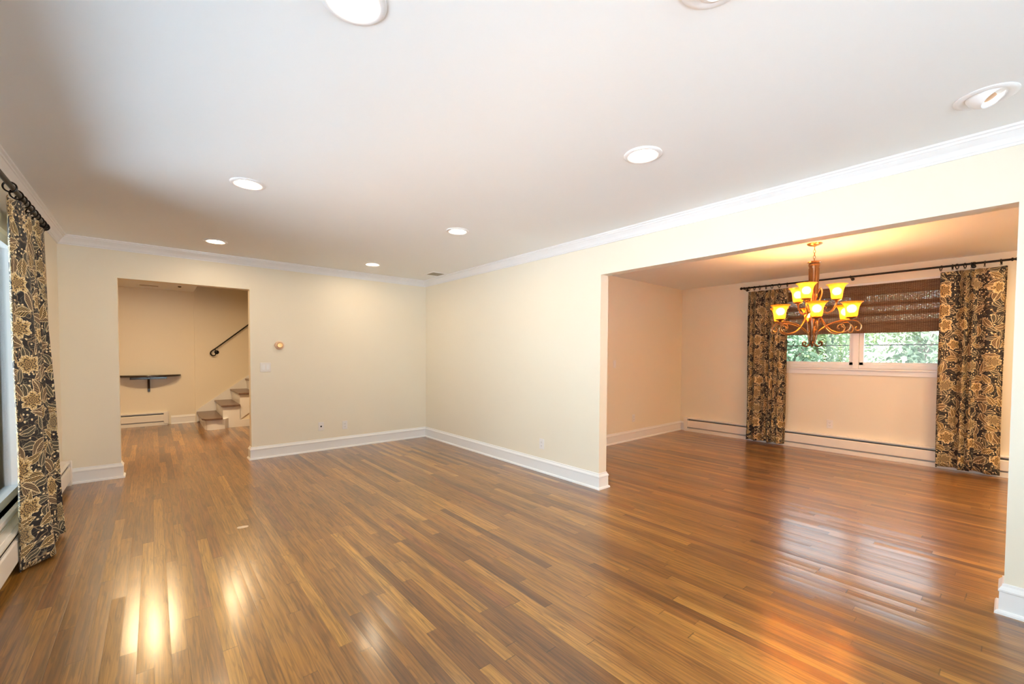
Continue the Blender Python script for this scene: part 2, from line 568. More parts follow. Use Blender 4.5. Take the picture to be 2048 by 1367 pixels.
def sweep(bm, path, prof, closed=False):
    """profile (out, z) swept along a 2-D path with mitred corners; 'out' lies to the left of the direction of travel"""
    P = [Vector(p) for p in path]
    N = len(P)
    rows = []
    for i in range(N):
        d0 = (P[i] - P[i - 1]).normalized() if i or closed else None
        d1 = (P[(i + 1) % N] - P[i]).normalized() if i < N - 1 or closed else None
        n0 = Vector((-d0.y, d0.x)) if d0 else None
        n1 = Vector((-d1.y, d1.x)) if d1 else None
        if n0 and n1:
            mth = (n0 + n1).normalized(); mth = mth / max(0.3, mth.dot(n0))
        else: mth = n0 or n1
        rows.append([bm.verts.new((P[i].x + mth.x * o, P[i].y + mth.y * o, z)) for o, z in prof])
    K = len(prof)
    for a, b in zip(rows, rows[1:]):
        for k in range(K): bm.faces.new((a[k], a[(k + 1) % K], b[(k + 1) % K], b[k]))
    bm.faces.new(rows[0]); bm.faces.new(rows[-1][::-1])

# ================================================================ the setting
struct(boxes('floor', [(FX0 - 0.3, DX + 0.2, REAR - 0.15, FY + 0.3, -0.12, 0)], M_FLOOR))

# left wall with its wide window opening
y0, y1, z0, z1 = LW
struct(boxes('wall_left', [(WX - 0.16, WX, REAR - 0.15, y0, 0, H), (WX - 0.16, WX, y1, 0.0, 0, H),
                           (WX - 0.16, WX, y0, y1, 0, z0), (WX - 0.16, WX, y0, y1, z1, H)], M_WALL))
struct(boxes('wall_back', [(WX - 0.16, BO0, 0, T, 0, H), (BO1, 0, 0, T, 0, H), (BO0, BO1, 0, T, BOZ, H), (0, T, 0, T, 0, H)], M_WALL))
struct(boxes('wall_right', [(0, T, RO1, 0, 0, H), (0, T, REAR, RO0, 0, H), (0, T, RO0, RO1, ROZ, H)], M_WALL))
x0, x1, z0, z1 = RW
struct(boxes('wall_rear', [(WX - 0.16, x0, REAR - 0.15, REAR, 0, H), (x1, DX + 0.15, REAR - 0.15, REAR, 0, H),
                           (x0, x1, REAR - 0.15, REAR, 0, z0), (x0, x1, REAR - 0.15, REAR, z1, H)], M_WALL))
struct(boxes('wall_dining_left', [(T, DX + 0.15, DY, DY + T, 0, H)], M_WALL))
y0, y1, z0, z1 = DW
struct(boxes('wall_dining_window', [(DX, DX + 0.15, REAR, y0, 0, H), (DX, DX + 0.15, y1, DY, 0, H),
                                    (DX, DX + 0.15, y0, y1, 0, z0), (DX, DX + 0.15, y0, y1, z1, H)], M_WALL))
struct(boxes('ceiling', [(WX - 0.16, T, REAR - 0.15, T, H, H + 0.1)], M_CEIL))
struct(boxes('ceiling_dining', [(T, DX + 0.15, REAR - 0.15, DY + T, H, H + 0.1)], M_CEIL))
SX = -2.69    # edge of the stairwell opening
struct(boxes('ceiling_foyer', [(FX0, SX, T, FY, H, H + 0.25), (SX, FX1, T, 2.72, H, H + 0.25)], M_CEIL))
struct(boxes('ceiling_stairwell', [(SX - 0.1, FX1, 2.6, FY + 0.1, 4.3, 4.4)], M_CEIL))
struct(boxes('wall_foyer', [(FX0 - 0.12, SX, FY, FY + 0.12, 0, H + 0.25), (SX, FX1, FY - 0.03, FY + 0.12, 0, 4.3)], M_WALL))
struct(boxes('wall_foyer_left', [(FX0 - 0.12, FX0, T, FY, 0, H), (FX0 - 0.12, WX - 0.16, 0, T, 0, H)], M_WALL))
struct(boxes('wall_foyer_right', [(FX1, FX1 + 0.12, 0, FY + 0.1, 0, 4.3), (T, FX1 + 0.12, 0, T, 0, H)], M_WALL))
struct(boxes('wall_stairwell', [(SX - 0.1, SX, 2.6, FY, H + 0.25, 4.3), (SX, FX1, 2.6, 2.72, H + 0.25, 4.3)], M_WALL))

# baseboards: flat board, moulded cap, quarter-round shoe
BASE = [(0, 0), (0.030, 0), (0.029, 0.010), (0.024, 0.018), (0.016, 0.021), (0.015, 0.112), (0.019, 0.116), (0.019, 0.124),
        (0.013, 0.134), (0.007, 0.142), (0.006, 0.152), (0, 0.155)]
def baseboard(name, path):
    bm = bmesh.new(); sweep(bm, path, BASE)
    return struct(link(name, bm, M_TRIM))
baseboard('baseboard_back', [(0, RO1 + 0.0), (0, 0), (BO1, 0), (BO1, T), (-1.0, T)] if False else [(T, DY), (T, RO1), (0, RO1), (0, 0), (BO1, 0), (BO1, T), (T, T)])
baseboard('baseboard_left', [(BO0 - 0.5, T), (BO0, T), (BO0, 0), (WX, 0), (WX, -0.10)])
baseboard('baseboard_right', [(0, REAR), (0, RO0), (T, RO0), (T, REAR)])
baseboard('baseboard_dining', [(DX, DY - 0.10), (DX, DY), (T, DY)])
baseboard('baseboard_foyer', [(SX, FY), (-3.05, FY)])

# crown moulding
CROWN = [(0, H), (0, H - 0.088), (0.010, H - 0.088), (0.012, H - 0.078), (0.018, H - 0.074), (0.022, H - 0.064), (0.030, H - 0.050),
         (0.042, H - 0.036), (0.050, H - 0.026), (0.056, H - 0.024), (0.058, H - 0.014), (0.070, H - 0.010), (0.072, H)]
bm = bmesh.new()
sweep(bm, [(0, REAR), (0, 0), (WX, 0), (WX, REAR)], CROWN)
struct(link('trim_1', bm, M_TRIM))

# ---------------------------------------------------------------- left window
def window_left():
    y0, y1, z0, z1 = LW
    fx0, fx1 = WX - 0.10, WX - 0.03
    w = struct(boxes('window_1', [(fx0, fx1, y0, y1, z0, z0 + 0.055), (fx0, fx1, y0, y1, z1 - 0.055, z1),
                           (fx0, fx1, y0, y0 + 0.055, z0, z1), (fx0, fx1, y1 - 0.055, y1, z0, z1)] +
              [(fx0, fx1, y - 0.035, y + 0.035, z0, z1) for y in (y0 + 1.3, y1 - 1.3)], M_TRIM))
    boxes('pane', [(WX - 0.07, WX - 0.064, y0 + 0.05, y1 - 0.05, z0 + 0.05, z1 - 0.05)], M_GLASS, w)
    boxes('window_sill', [(WX - 0.16, WX + 0.025, y0 - 0.02, y1 + 0.02, z0 - 0.03, z0)], M_TRIM, w, 0.004)
window_left()

def window_dining():
    y0, y1, z0, z1 = DW
    a, b = DX + 0.03, DX + 0.10
    ym = (-4.575 - 4.725) / 2
    w = struct(boxes('window_2', [(a, b, y0, y1, z0, z0 + 0.045), (a, b, y0, y1, z1 - 0.04, z1), (a, b, y0, y0 + 0.04, z0, z1),
                                  (a, b, y1 - 0.04, y1, z0, z1), (a - 0.02, b, ym - 0.03, ym + 0.03, z0, z1)], M_TRIM))
    for ya, yb in ((y0 + 0.04, ym - 0.03), (ym + 0.03, y1 - 0.04)):
        s = boxes('sash', [(a + 0.015, a + 0.05, ya, yb, z0 + 0.045, z0 + 0.085), (a + 0.015, a + 0.05, ya, ya + 0.045, z0 + 0.045, z1 - 0.04),
                           (a + 0.015, a + 0.05, yb - 0.045, yb, z0 + 0.045, z1 - 0.04), (a + 0.015, a + 0.05, ya, yb, z1 - 0.085, z1 - 0.04)], M_TRIM, w, 0.003)
        boxes('pane', [(a + 0.03, a + 0.035, ya + 0.04, yb - 0.04, z0 + 0.08, z1 - 0.08)], M_GLASS, s)
        boxes('screen_rail', [(a + 0.055, a + 0.065, ya, yb, 1.442, 1.455)], M_FIN, w)
    boxes('window_sill', [(DX - 0.045, DX + 0.10, y0 - 0.06, y1 + 0.06, z0 - 0.022, z0), ], M_TRIM, w, 0.004)
    boxes('apron', [(DX - 0.016, DX, y0 - 0.03, y1 + 0.03, z0 - 0.085, z0 - 0.022)], M_TRIM, w, 0.003)
    boxes('casing', [(DX - 0.014, DX, y0 - 0.05, y0, z0, z1 + 0.05), (DX - 0.014, DX, y1, y1 + 0.05, z0, z1 + 0.05), (DX - 0.014, DX, y0, y1, z1, z1 + 0.05)], M_TRIM, w, 0.002)
window_dining()

x0, x1, z0, z1 = RW  # rear window added to brighten the ceiling near the camera
w3 = struct(boxes('added_window_3', [(x0, x0 + 0.06, REAR - 0.1, REAR - 0.04, z0, z1), (x1 - 0.06, x1, REAR - 0.1, REAR - 0.04, z0, z1),
                               (x0, x1, REAR - 0.1, REAR - 0.04, z0, z0 + 0.06), (x0, x1, REAR - 0.1, REAR - 0.04, z1 - 0.06, z1),
                               ((x0 + x1) / 2 - 0.04, (x0 + x1) / 2 + 0.04, REAR - 0.1, REAR - 0.04, z0, z1)], M_TRIM))
boxes('pane', [(x0 + 0.05, x1 - 0.05, REAR - 0.073, REAR - 0.067, z0 + 0.05, z1 - 0.05)], M_GLASS, w3)

# ---------------------------------------------------------------- stairs
def stairs():
    t = thing('staircase', 'white closed-stringer staircase with dark stained treads seen through the back opening', 'staircase', (-2.66, 2.85, 0))
    rise, run, n = 0.2, 0.255, 9
    X0, Y0, Y1 = -2.655, 2.82, FY - 0.034
    L = lambda x, y, z: (x + 2.66, y - 2.85, z)
    # carcass with the sawtooth top: one body of white risers and stringer
    bm = bmesh.new()
    for k in range(n):
        xa = X0 + 0.025 + k * run
        zb = max(0, (k - 1.35) * rise)
        xs = xa + run + (0.006 if k < n - 1 else 0)
        v = []
        for y in (Y0 + 0.03, Y1 - 0.03):
            v.append([bm.verts.new(L(xa, y, zb)), bm.verts.new(L(xs, y, max(0, (k - 0.35) * rise))), bm.verts.new(L(xs, y, (k + 1) * rise - 0.03)), bm.verts.new(L(xa, y, (k + 1) * rise - 0.03))])
        a, b = v
        bm.faces.new(a); bm.faces.new(b[::-1])
        for i in range(4): bm.faces.new((a[i], b[i], b[(i + 1) % 4], a[(i + 1) % 4]))
    link('riser', bm, M_TRIM, t)
    # rounded bullnose starting step
    bm = bmesh.new()
    pts = [(X0 + 0.03, Y1 - 0.03), (X0 + 0.03, Y0 + 0.02), (X0 + 0.05, Y0 - 0.05), (X0 + 0.10, Y0 - 0.085), (X0 + 0.16, Y0 - 0.09), (X0 + 0.30, Y0 - 0.06), (X0 + 0.36, Y0 + 0.03), (X0 + 0.36, Y1 - 0.03)]
    lo = [bm.verts.new(L(x, y, 0)) for x, y in pts]; hi = [bm.verts.new(L(x, y, rise - 0.03)) for x, y in pts]
    bm.faces.new(lo[::-1]); bm.faces.new(hi)
    for i in range(len(pts)): bm.faces.new((lo[i], lo[(i + 1) % len(pts)], hi[(i + 1) % len(pts)], hi[i]))
    link('starting_step', bm, M_TRIM, t, True)
    for k in range(n):
        xa = X0 + k * run
        bm = bmesh.new()
        if k == 0:
            pts = [(xa - 0.02, Y1 - 0.02), (xa - 0.02, Y0), (xa + 0.02, Y0 - 0.10), (xa + 0.10, Y0 - 0.13), (xa + run + 0.01, Y0 - 0.12), (xa + run + 0.025, Y1 - 0.02)]
        else:
            pts = [(xa, Y1 - 0.02), (xa, Y0 - 0.01), (xa + run + 0.025, Y0 - 0.01), (xa + run + 0.025, Y1 - 0.02)]
        z = (k + 1) * rise
        lo = [bm.verts.new(L(x, y, z - 0.03)) for x, y in pts]; hi = [bm.verts.new(L(x, y, z)) for x, y in pts]
        bm.faces.new(lo[::-1]); bm.faces.new(hi)
        for i in range(len(pts)): bm.faces.new((lo[i], lo[(i + 1) % len(pts)], hi[(i + 1) % len(pts)], hi[i]))
        bevel(link('tread', bm, M_TREAD, t), 0.006)
    # sloping skirt board on the wall
    bm = bmesh.new()
    a = [(SX + 0.01, 0.0), (X0 + n * run, (n - 1) * rise), (X0 + n * run, n * rise + 0.16), (X0 + 0.02, 0.26), (SX + 0.01, 0.20)]
    f = [bm.verts.new(L(x, Y1, z)) for x, z in a]; g = [bm.verts.new(L(x, Y1 - 0.025, z)) for x, z in a]
    bm.faces.new(f); bm.faces.new(g[::-1])
    for i in range(5): bm.faces.new((f[i], g[i], g[(i + 1) % 5], f[(i + 1) % 5]))
    link('skirt_board', bm, M_TRIM, t)
    # triangular wall panel below the stringer and its baseboard
    bm = bmesh.new()
    xa = -2.33
    a = [(xa, 0.0), (FX1 - 0.2, 0.0), (FX1 - 0.2, (FX1 - 0.2 - xa) * rise / run * 0.98 + 0.0), ]
    a[2] = (FX1 - 0.2, min(2.4, a[2][1]))
    f = [bm.verts.new(L(x, Y0 + 0.045, z)) for x, z in a]; g = [bm.verts.new(L(x, Y0 + 0.09, z)) for x, z in a]
    bm.faces.new(f); bm.faces.new(g[::-1])
    for i in range(3): bm.faces.new((f[i], g[i], g[(i + 1) % 3], f[(i + 1) % 3]))
    link('side_panel', bm, M_WALL, t)
    bm = bmesh.new()
    xb = -2.30
    box(bm, *(xb + 2.66, FX1 - 0.25 + 2.66), Y0 + 0.028 - 2.85, Y0 + 0.044 - 2.85, 0, 0.125)
    link('side_baseboard', bm, M_TRIM, t)
stairs()

t = thing('handrail', 'black iron stair handrail with a curled end on the foyer wall', 'handrail', (-2.36, FY - 0.03, 1.33))
ox, oy, oz = -2.36, FY - 0.03, 1.33
bm = bmesh.new()
RY = FY - 0.09
curl = [(-2.375, RY, 1.30), (-2.372, RY, 1.275), (-2.392, RY, 1.256), (-2.425, RY, 1.258), (-2.449, RY, 1.285), (-2.444, RY, 1.325), (-2.41, RY, 1.36), (-2.36, RY, 1.40)]
pts = catmull([(x - ox, y - oy, z - oz) for x, y, z in curl] + [(-2.2 - ox, RY - oy, 1.54 - oz), (-1.0 - ox, RY - oy, 2.60 - oz)], 6)
tube(bm, pts, lambda s: 0.007 + 0.005 * min(1, s * 3), 8)
link('rail', bm, M_BLACK, t, True)
bm = bmesh.new()
lathe(bm, [(0.0, 0.0), (0.038, 0.0), (0.038, -0.006), (0.03, -0.014), (0.016, -0.02), (0.0, -0.022)], (0.012, 0, -0.012), 20, 'Y')
tube(bm, [(0.012, -0.01, -0.012), (0.0, -0.06, 0.0), (-0.02, RY - oy, 0.045)], 0.007, 8)
link('bracket', bm, M_BLACK, t, True)

# half-round wall table
t = thing('wall_table', 'dark half-round shelf table fixed to the foyer wall above the baseboard heater', 'table', (-3.35, FY, 0.875))
bm = bmesh.new()
pts = []
for i in range(41):
    a = PI * i / 40
    pts.append((-math.cos(a) * 0.455, -math.sin(a) * 0.30))
rings = []
for z, s in ((-0.016, 0.985), (-0.010, 1.0), (0.010, 1.0), (0.016, 0.985)):
    rings.append([bm.verts.new((x * s, y * s - 0.001, z + 0.02)) for x, y in pts])
for a, b in zip(rings, rings[1:]):
    for i in range(len(pts)): bm.faces.new((a[i], a[(i + 1) % len(pts)], b[(i + 1) % len(pts)], b[i]))
bm.faces.new(rings[0][::-1]); bm.faces.new(rings[-1])
link('table_top', bm, M_TABLE, t, True)
boxes('apron', [(-0.25, 0.25, -0.03, 0, -0.045, 0.004), (-0.24, -0.02, -0.06, -0.03, -0.035, 0.004), (0.02, 0.24, -0.06, -0.03, -0.035, 0.004)], M_TABLE, t, 0.003)
boxes('bracket', [(-0.017, 0.017, -0.035, 0, -0.265, 0.004), (-0.015, 0.015, -0.22, -0.03, -0.035, 0.004)], M_TABLE, t, 0.004)
bm = bmesh.new()
for s in (-1,):
    v = [bm.verts.new(p) for p in ((-0.012, -0.03, -0.22), (0.012, -0.03, -0.22), (0.012, -0.20, -0.03), (-0.012, -0.20, -0.03), (-0.012, -0.03, -0.18), (0.012, -0.03, -0.18), (0.012, -0.17, -0.03), (-0.012, -0.17, -0.03))]
    for f in ((0, 1, 2, 3), (7, 6, 5, 4), (0, 4, 5, 1), (3, 2, 6, 7), (1, 5, 6, 2), (0, 3, 7, 4)): bm.faces.new([v[i] for i in f])
link('brace', bm, M_TABLE, t)

# ---------------------------------------------------------------- baseboard heaters
def heater(name, label, loc, rotz, length, hgt=0.22, open_bottom=False, caps=(True, True), joints=()):
    """runs along local +x from 0 to length, wall at y=0, front towards -y"""
    t = thing(name, label, 'heater', loc, 'white baseboard heaters')
    t.rotation_euler = (0, 0, rotz)
    h = hgt
    d = 0.068
    boxes('back_panel', [(0, length, -0.006, 0, 0.0, h), (0, length, -0.045, -0.006, h - 0.012, h)], M_HEAT, t, 0.002)
    bm = bmesh.new()
    box(bm, 0, length, -d, -0.040, h - 0.018, h - 0.006)         # damper lip
    link('damper', bm, M_HEAT, t)
    bm = bmesh.new()
    # front cover: slightly raked panel
    v = []
    for x in (0.0, length):
        v.append([bm.verts.new((x, y, z)) for y, z in ((-d + 0.002, h - 0.045), (-d - 0.004, h - 0.055), (-d - 0.004, 0.078), (-d + 0.006, 0.068), (-d + 0.012, 0.072), (-d + 0.010, h - 0.045))])
    a, b = v
    bm.faces.new(a); bm.faces.new(b[::-1])
    for i in range(6): bm.faces.new((a[i], b[i], b[(i + 1) % 6], a[(i + 1) % 6]))
    link('front_cover', bm, M_HEAT, t)
    boxes('fin_element', [(0.03, length - 0.03, -d + 0.014, -0.008, 0.085, h - 0.04)], M_FIN, t)
    if not open_bottom:
        boxes('toe_strip', [(0.0, length, -d + 0.004, -d + 0.012, 0.0, 0.056)], M_HEAT, t, 0.002)
    ends = []
    if caps[0]: ends.append((-0.012, 0.055))
    if caps[1]: ends.append((length - 0.055, length + 0.012))
    for j in joints: ends.append((j - 0.02, j + 0.02))
    for a_, b_ in ends:
        boxes('end_cap', [(a_, b_, -d - 0.008, 0, 0.022, h + 0.004)], M_HEAT, t, 0.006)
    return t
heater('baseboard_heater', 'long white baseboard heater below the dining room window, behind the floral curtains', (DX, DY - 0.11, 0), -PI / 2, 5.4, 0.235)
heater('baseboard_heater', 'short white baseboard heater under the half-round shelf in the foyer', (FX0 + 0.4, FY, 0), 0, 1.9, 0.235)
heater('baseboard_heater', 'white baseboard heater along the left wall below the large window', (WX, -7.2, 0), PI / 2, 7.08, 0.255, True)

# ---------------------------------------------------------------- recessed ceiling lights
RG = 'recessed ceiling downlights'
DL = [((-2.775, -4.585), 'recessed downlight cut by the top edge, largest of the row along the left wall', True),
      ((-2.78, -2.64), 'middle recessed downlight of the row along the left window wall', True),
      ((-2.78, -0.715), 'recessed downlight in front of the foyer opening, at the far end of the left row', True),
      ((-1.14, -0.705), 'recessed downlight nearest the back corner and the ceiling vent', True),
      ((-1.12, -2.645), 'middle recessed downlight of the row along the right wall', True),
      ((-1.145, -4.60), 'recessed downlight in front of the dining room opening, nearest in the right row', True)]
def downlight(xy, label, lens=None, k=1.0):
    t = thing('ceiling_light', label, 'ceiling light', (xy[0], xy[1], H), RG)
    bm = bmesh.new()
    lathe(bm, [(a * k, b) for a, b in ((0.104, 0.0), (0.104, -0.004), (0.098, -0.009), (0.085, -0.011), (0.074, -0.007), (0.066, 0.0), (0.060, 0.004))], n=48)
    link('trim_ring', bm, M_TRIM, t, True)
    bm = bmesh.new()
    r = lathe(bm, [(a * k, b) for a, b in ((0.0605, 0.002), (0.055, -0.003), (0.03, -0.007), (0.004, -0.008))], n=40)
    cap(bm, r[-1])
    link('lens', bm, lens or M_LENS, t, True)
for xy, lab, on in DL: downlight(xy, lab)

def eyeball(xy, label, aim):
    t = thing('eyeball_light', label, 'ceiling light', (xy[0], xy[1], H), 'adjustable eyeball ceiling lights')
    bm = bmesh.new()
    lathe(bm, [(0.100, 0.0), (0.100, -0.004), (0.094, -0.008), (0.082, -0.009), (0.070, -0.004), (0.066, 0.0)], n=48)
    link('trim_ring', bm, M_TRIM, t, True)
    rot = Vector((0, 0, -1)).rotation_difference(Vector(aim).normalized()).to_matrix()
    bm = bmesh.new()
    R = 0.066
    prof = [(R * math.cos(a), -R * math.sin(a)) for a in [math.radians(d) for d in (-25, -10, 5, 20, 32, 42, 48)]]
    prof += [(prof[-1][0] - 0.006, prof[-1][1] + 0.001)]
    lathe(bm, prof, (0, 0, 0.020), 40, mtx=rot)
    link('eyeball', bm, M_TRIM, t, True)
    e = prof[-1]
    bm = bmesh.new()
    lathe(bm, [e, (e[0] * 0.84, e[1] + 0.016), (e[0] * 0.68, e[1] + 0.024)], (0, 0, 0.020), 40, mtx=rot)
    link('reflector', bm, M_EYE_GLOW, t, True)
    bm = bmesh.new()
    r = lathe(bm, [(e[0] * 0.69, e[1] + 0.024), (0.028, e[1] + 0.017), (0.010, e[1] + 0.014)], (0, 0, 0.020), 30, mtx=rot)
    cap(bm, r[-1])
    link('bulb_face', bm, M_REFL, t, True)
eyeball((-0.49, -5.88), 'tilted eyeball ceiling light by the crown moulding near the right wall', (-0.16, -0.50, -0.80))
eyeball((-1.96, -5.37), 'eyeball ceiling light at the top edge of the photo, mostly cut off', (-0.2, -0.35, -0.9))
# lamps added out of view to light the foyer warmly
downlight((-3.35, 1.5), 'added unseen downlight in the foyer ceiling behind the opening', M_LENS_FOYER_ADDED, 2.2)
downlight((-2.3, 1.65), 'added unseen downlight in the foyer ceiling in front of the stairs', M_LENS_FOYER_ADDED, 1.5)
for _x, _l in ((0.8, 'nearest the living room'), (1.9, 'in line with the chandelier'), (3.0, 'nearest the window wall')):  # unseen lamps added to brighten and warm the dining room
    downlight((_x, -6.9), 'added unseen downlight in the dining room ceiling behind the pillar, ' + _l, M_LENS_DINING_ADDED, 2.0)

# ---------------------------------------------------------------- ceiling vents, detector
def vent(name, label, x0, x1, y0, y1, n, along_x, cat='vent'):
    t = thing(name, label, cat, ((x0 + x1) / 2, (y0 + y1) / 2, H))
    cx, cy = (x0 + x1) / 2, (y0 + y1) / 2
    a, b = (x1 - x0) / 2, (y1 - y0) / 2
    w = 0.028
    boxes('frame', [(-a, a, -b, -b + w, -0.007, 0), (-a, a, b - w, b, -0.007, 0), (-a, -a + w, -b + w, b - w, -0.007, 0), (a - w, a, -b + w, b - w, -0.007, 0)], M_TRIM, t, 0.002)
    boxes('backing', [(-a + w, a - w, -b + w, b - w, -0.0015, -0.0003)], M_DARK, t)
    bm = bmesh.new()
    for i in range(n):
        s = (i + 0.5) / n
        if along_x:
            y = -b + w + s * 2 * (b - w); box(bm, -a + w, a - w, y - 0.0025, y + 0.0025, -0.006, -0.002)
        else:
            x = -a + w + s * 2 * (a - w); box(bm, x - 0.0025, x + 0.0025, -b + w, b - w, -0.006, -0.002)
    link('louvers', bm, mat('beige_louver', (0.40, 0.34, 0.25), 0.5, noise=0.05), t)
vent('ceiling_vent', 'square ceiling air vent with dark louvers in the back corner of the living room', -0.33, -0.09, -0.80, -0.54, 9, True)
vent('ceiling_vent', 'narrow ceiling vent above the foyer shelf table', -3.47, -3.17, 3.38, 3.56, 4, True)
t = tag(bpy.data.objects.new('smoke_detector', None), 'small dark ceiling sensor in the foyer ceiling', 'detector'); COL.objects.link(t); t.location = (-2.92, 3.25, H)
bm = bmesh.new(); r = lathe(bm, [(0.024, 0), (0.024, -0.012), (0.012, -0.02), (0.003, -0.021)], n=20); cap(bm, r[-1]); link('sensor_head', bm, M_DARK, t, True)
bm = bmesh.new(); lathe(bm, [(0.024, -0.001), (0.042, -0.004), (0.046, 0)], n=24); link('base_ring', bm, M_CEIL, t, True)

# ---------------------------------------------------------------- outlets, switches, thermostat
def plate(name, label, cat, loc, rotz, kind, gang=1, group=None):
    """local: wall plane y=0, room towards -y"""
    t = thing(name, label, cat, loc, group)
    t.rotation_euler = (0, 0, rotz)
    w = 0.035 + 0.023 * (gang - 1); h = 0.0575
    boxes('cover_plate', [(-w, w, -0.006, 0, -h, h)], M_WHITE, t, 0.003)
    for g in range(gang):
        cx = (g - (gang - 1) / 2) * 0.046
        if kind == 'outlet':
            for dz in (-0.0195, 0.0195):
                s = boxes('socket', [(cx - 0.017, cx + 0.017, -0.0085, -0.006, dz - 0.014, dz + 0.014)], M_WHITE, t, 0.003)
                boxes('slot', [(cx - 0.008, cx - 0.006, -0.0088, -0.0083, dz - 0.003, dz + 0.006), (cx + 0.006, cx + 0.008, -0.0088, -0.0083, dz - 0.002, dz + 0.006), (cx - 0.002, cx + 0.002, -0.0088, -0.0083, dz - 0.009, dz - 0.005)], M_DARK, s)
        elif kind == 'jack':
            boxes('socket', [(cx - 0.010, cx + 0.010, -0.0085, -0.006, -0.010, 0.010)], M_DARK, t, 0.001)
        elif kind == 'rocker':
            boxes('rocker', [(cx - 0.016, cx + 0.016, -0.010, -0.006, -0.033, 0.033)], M_TRIM, t, 0.003)
plate('wall_outlet', 'white cable jack plate low on the back wall, nearer the foyer opening', 'outlet', (-1.575, 0, 0.325), 0, 'jack', 1, 'wall outlets')
plate('wall_outlet', 'white outlet low on the back wall, nearer the room corner', 'outlet', (-1.26, 0, 0.312), 0, 'outlet', 1, 'wall outlets')
plate('wall_outlet', 'white outlet low on the plain wall beside the dining room opening', 'outlet', (0, -2.631, 0.313), -PI / 2, 'outlet', 1, 'wall outlets')
plate('wall_outlet', 'white outlet low on the dining room side wall', 'outlet', (2.346, DY, 0.335), 0, 'outlet', 1, 'wall outlets')
plate('wall_outlet', 'white outlet under the dining room window above the heater', 'outlet', (DX, -4.394, 0.372), -PI / 2, 'outlet', 1, 'wall outlets')
plate('light_switch', 'white double rocker switch on the back wall below the round thermostat', 'light switch', (-2.222, 0, 1.130), 0, 'rocker', 2, 'light switches')
plate('light_switch', 'white single switch on the dining room side wall', 'light switch', (1.847, DY, 1.17), 0, 'rocker', 1, 'light switches')

t = thing('thermostat', 'round tan thermostat with a gold centre on the back wall', 'thermostat', (-2.064, 0, 1.405))
bm = bmesh.new(); r = lathe(bm, [(0.056, 0), (0.056, -0.010), (0.050, -0.022), (0.040, -0.028), (0.034, -0.028)], n=36, axis='Y'); cap(bm, r[-1])
link('housing', bm, M_TAN, t, True)
bm = bmesh.new(); r = lathe(bm, [(0.034, -0.028), (0.034, -0.034), (0.028, -0.040), (0.006, -0.041)], n=32, axis='Y'); cap(bm, r[-1])
link('dial', bm, M_COPPER, t, True)

# ---------------------------------------------------------------- curtains
def curtain(label, s0, s1, pos, n, amp, z_top, z_bot, phase, omega, ring_s, rod_x, rod_z, seed, group, ring_r=0.026, warp=0.05):
    """hangs along y from s0 to s1; pos(s, t) -> x of the cloth's middle; folds bulge along x; t runs 0 (top) .. 1 (hem)"""
    rnd = random.Random(seed)
    t = thing('curtain', label, 'curtain', (pos(0.5, 1), (s0 + s1) / 2, z_bot), group)
    base = Vector(t.location)
    NS, NTT = 260, 48
    ph = [rnd.uniform(0, 6.28) for _ in range(6)]
    grid = []
    def pt(s, q):
        A = amp(q)
        f = phase + 2 * PI * n * (s + warp * math.sin(2 * PI * s * 1.6 + ph[0]) + 0.012 * q * math.sin(7 * s + ph[1] + 3 * q))
        sn = math.sin(f)
        prof = math.copysign(abs(sn) ** 0.8, sn)
        var = 0.75 + 0.3 * math.sin(2 * PI * s * 2.3 + ph[2])
        x = pos(s, q) + A * var * prof + 0.006 * q * math.sin(9 * q + 13 * s + ph[3])
        y = s0 + (s1 - s0) * s + omega * A * math.sin(2 * f) * (0.5 + 0.5 * q) * math.copysign(1, s1 - s0)
        z = z_top + (z_bot - z_top) * q
        z += 0.010 * q * q * math.sin(f * 0.5 + ph[4]) - (0.012 * (1 - q) ** 8) * (0.5 - 0.5 * prof)
        return Vector((x, y, max(z, 0.012)))
    bm = bmesh.new()
    uvl = bm.loops.layers.uv.new('UVMap')
    rows = []
    for j in range(NTT + 1):
        q = j / NTT
        rows.append([pt(i / NS, q) for i in range(NS + 1)])
    mid = rows[int(NTT * 0.75)]
    arc = [0.0]
    for a, b in zip(mid, mid[1:]): arc.append(arc[-1] + (b - a).length)
    V = [[bm.verts.new(p - base) for p in r] for r in rows]
    for j in range(NTT):
        for i in range(NS):
            f = bm.faces.new((V[j][i], V[j][i + 1], V[j + 1][i + 1], V[j + 1][i]))
            f.smooth = True
            for lp, (ii, jj) in zip(f.loops, ((i, j), (i + 1, j), (i + 1, j + 1), (i, j + 1))):
                lp[uvl].uv = (arc[ii] + seed * 1.37, (NTT - jj) / NTT * (z_top - z_bot) + seed * 0.77)
    me = bpy.data.meshes.new('cloth_panel'); bm.to_mesh(me); bm.free()
    me.materials.append(M_FABRIC)
    o = bpy.data.objects.new('cloth_panel', me); COL.objects.link(o); o.parent = t
    sd = o.modifiers.new('thickness', 'SOLIDIFY'); sd.thickness = 0.003; sd.offset = 0
    for s in ring_s:
        bm = bmesh.new()
        y = s0 + (s1 - s0) * s
        ax = Vector((rnd.uniform(-0.5, 0.5), 1, rnd.uniform(-0.1, 0.1)))
        torus(bm, Vector((rod_x, y, rod_z - ring_r + 0.014)) - base, ring_r, 0.0046, ax, 22, 7)
        torus(bm, Vector((rod_x, y, rod_z - 2 * ring_r + 0.009)) - base, 0.007, 0.002, (1, 0, 0), 12, 5)
        link('curtain_ring', bm, M_BLACK, t, True)
    return t

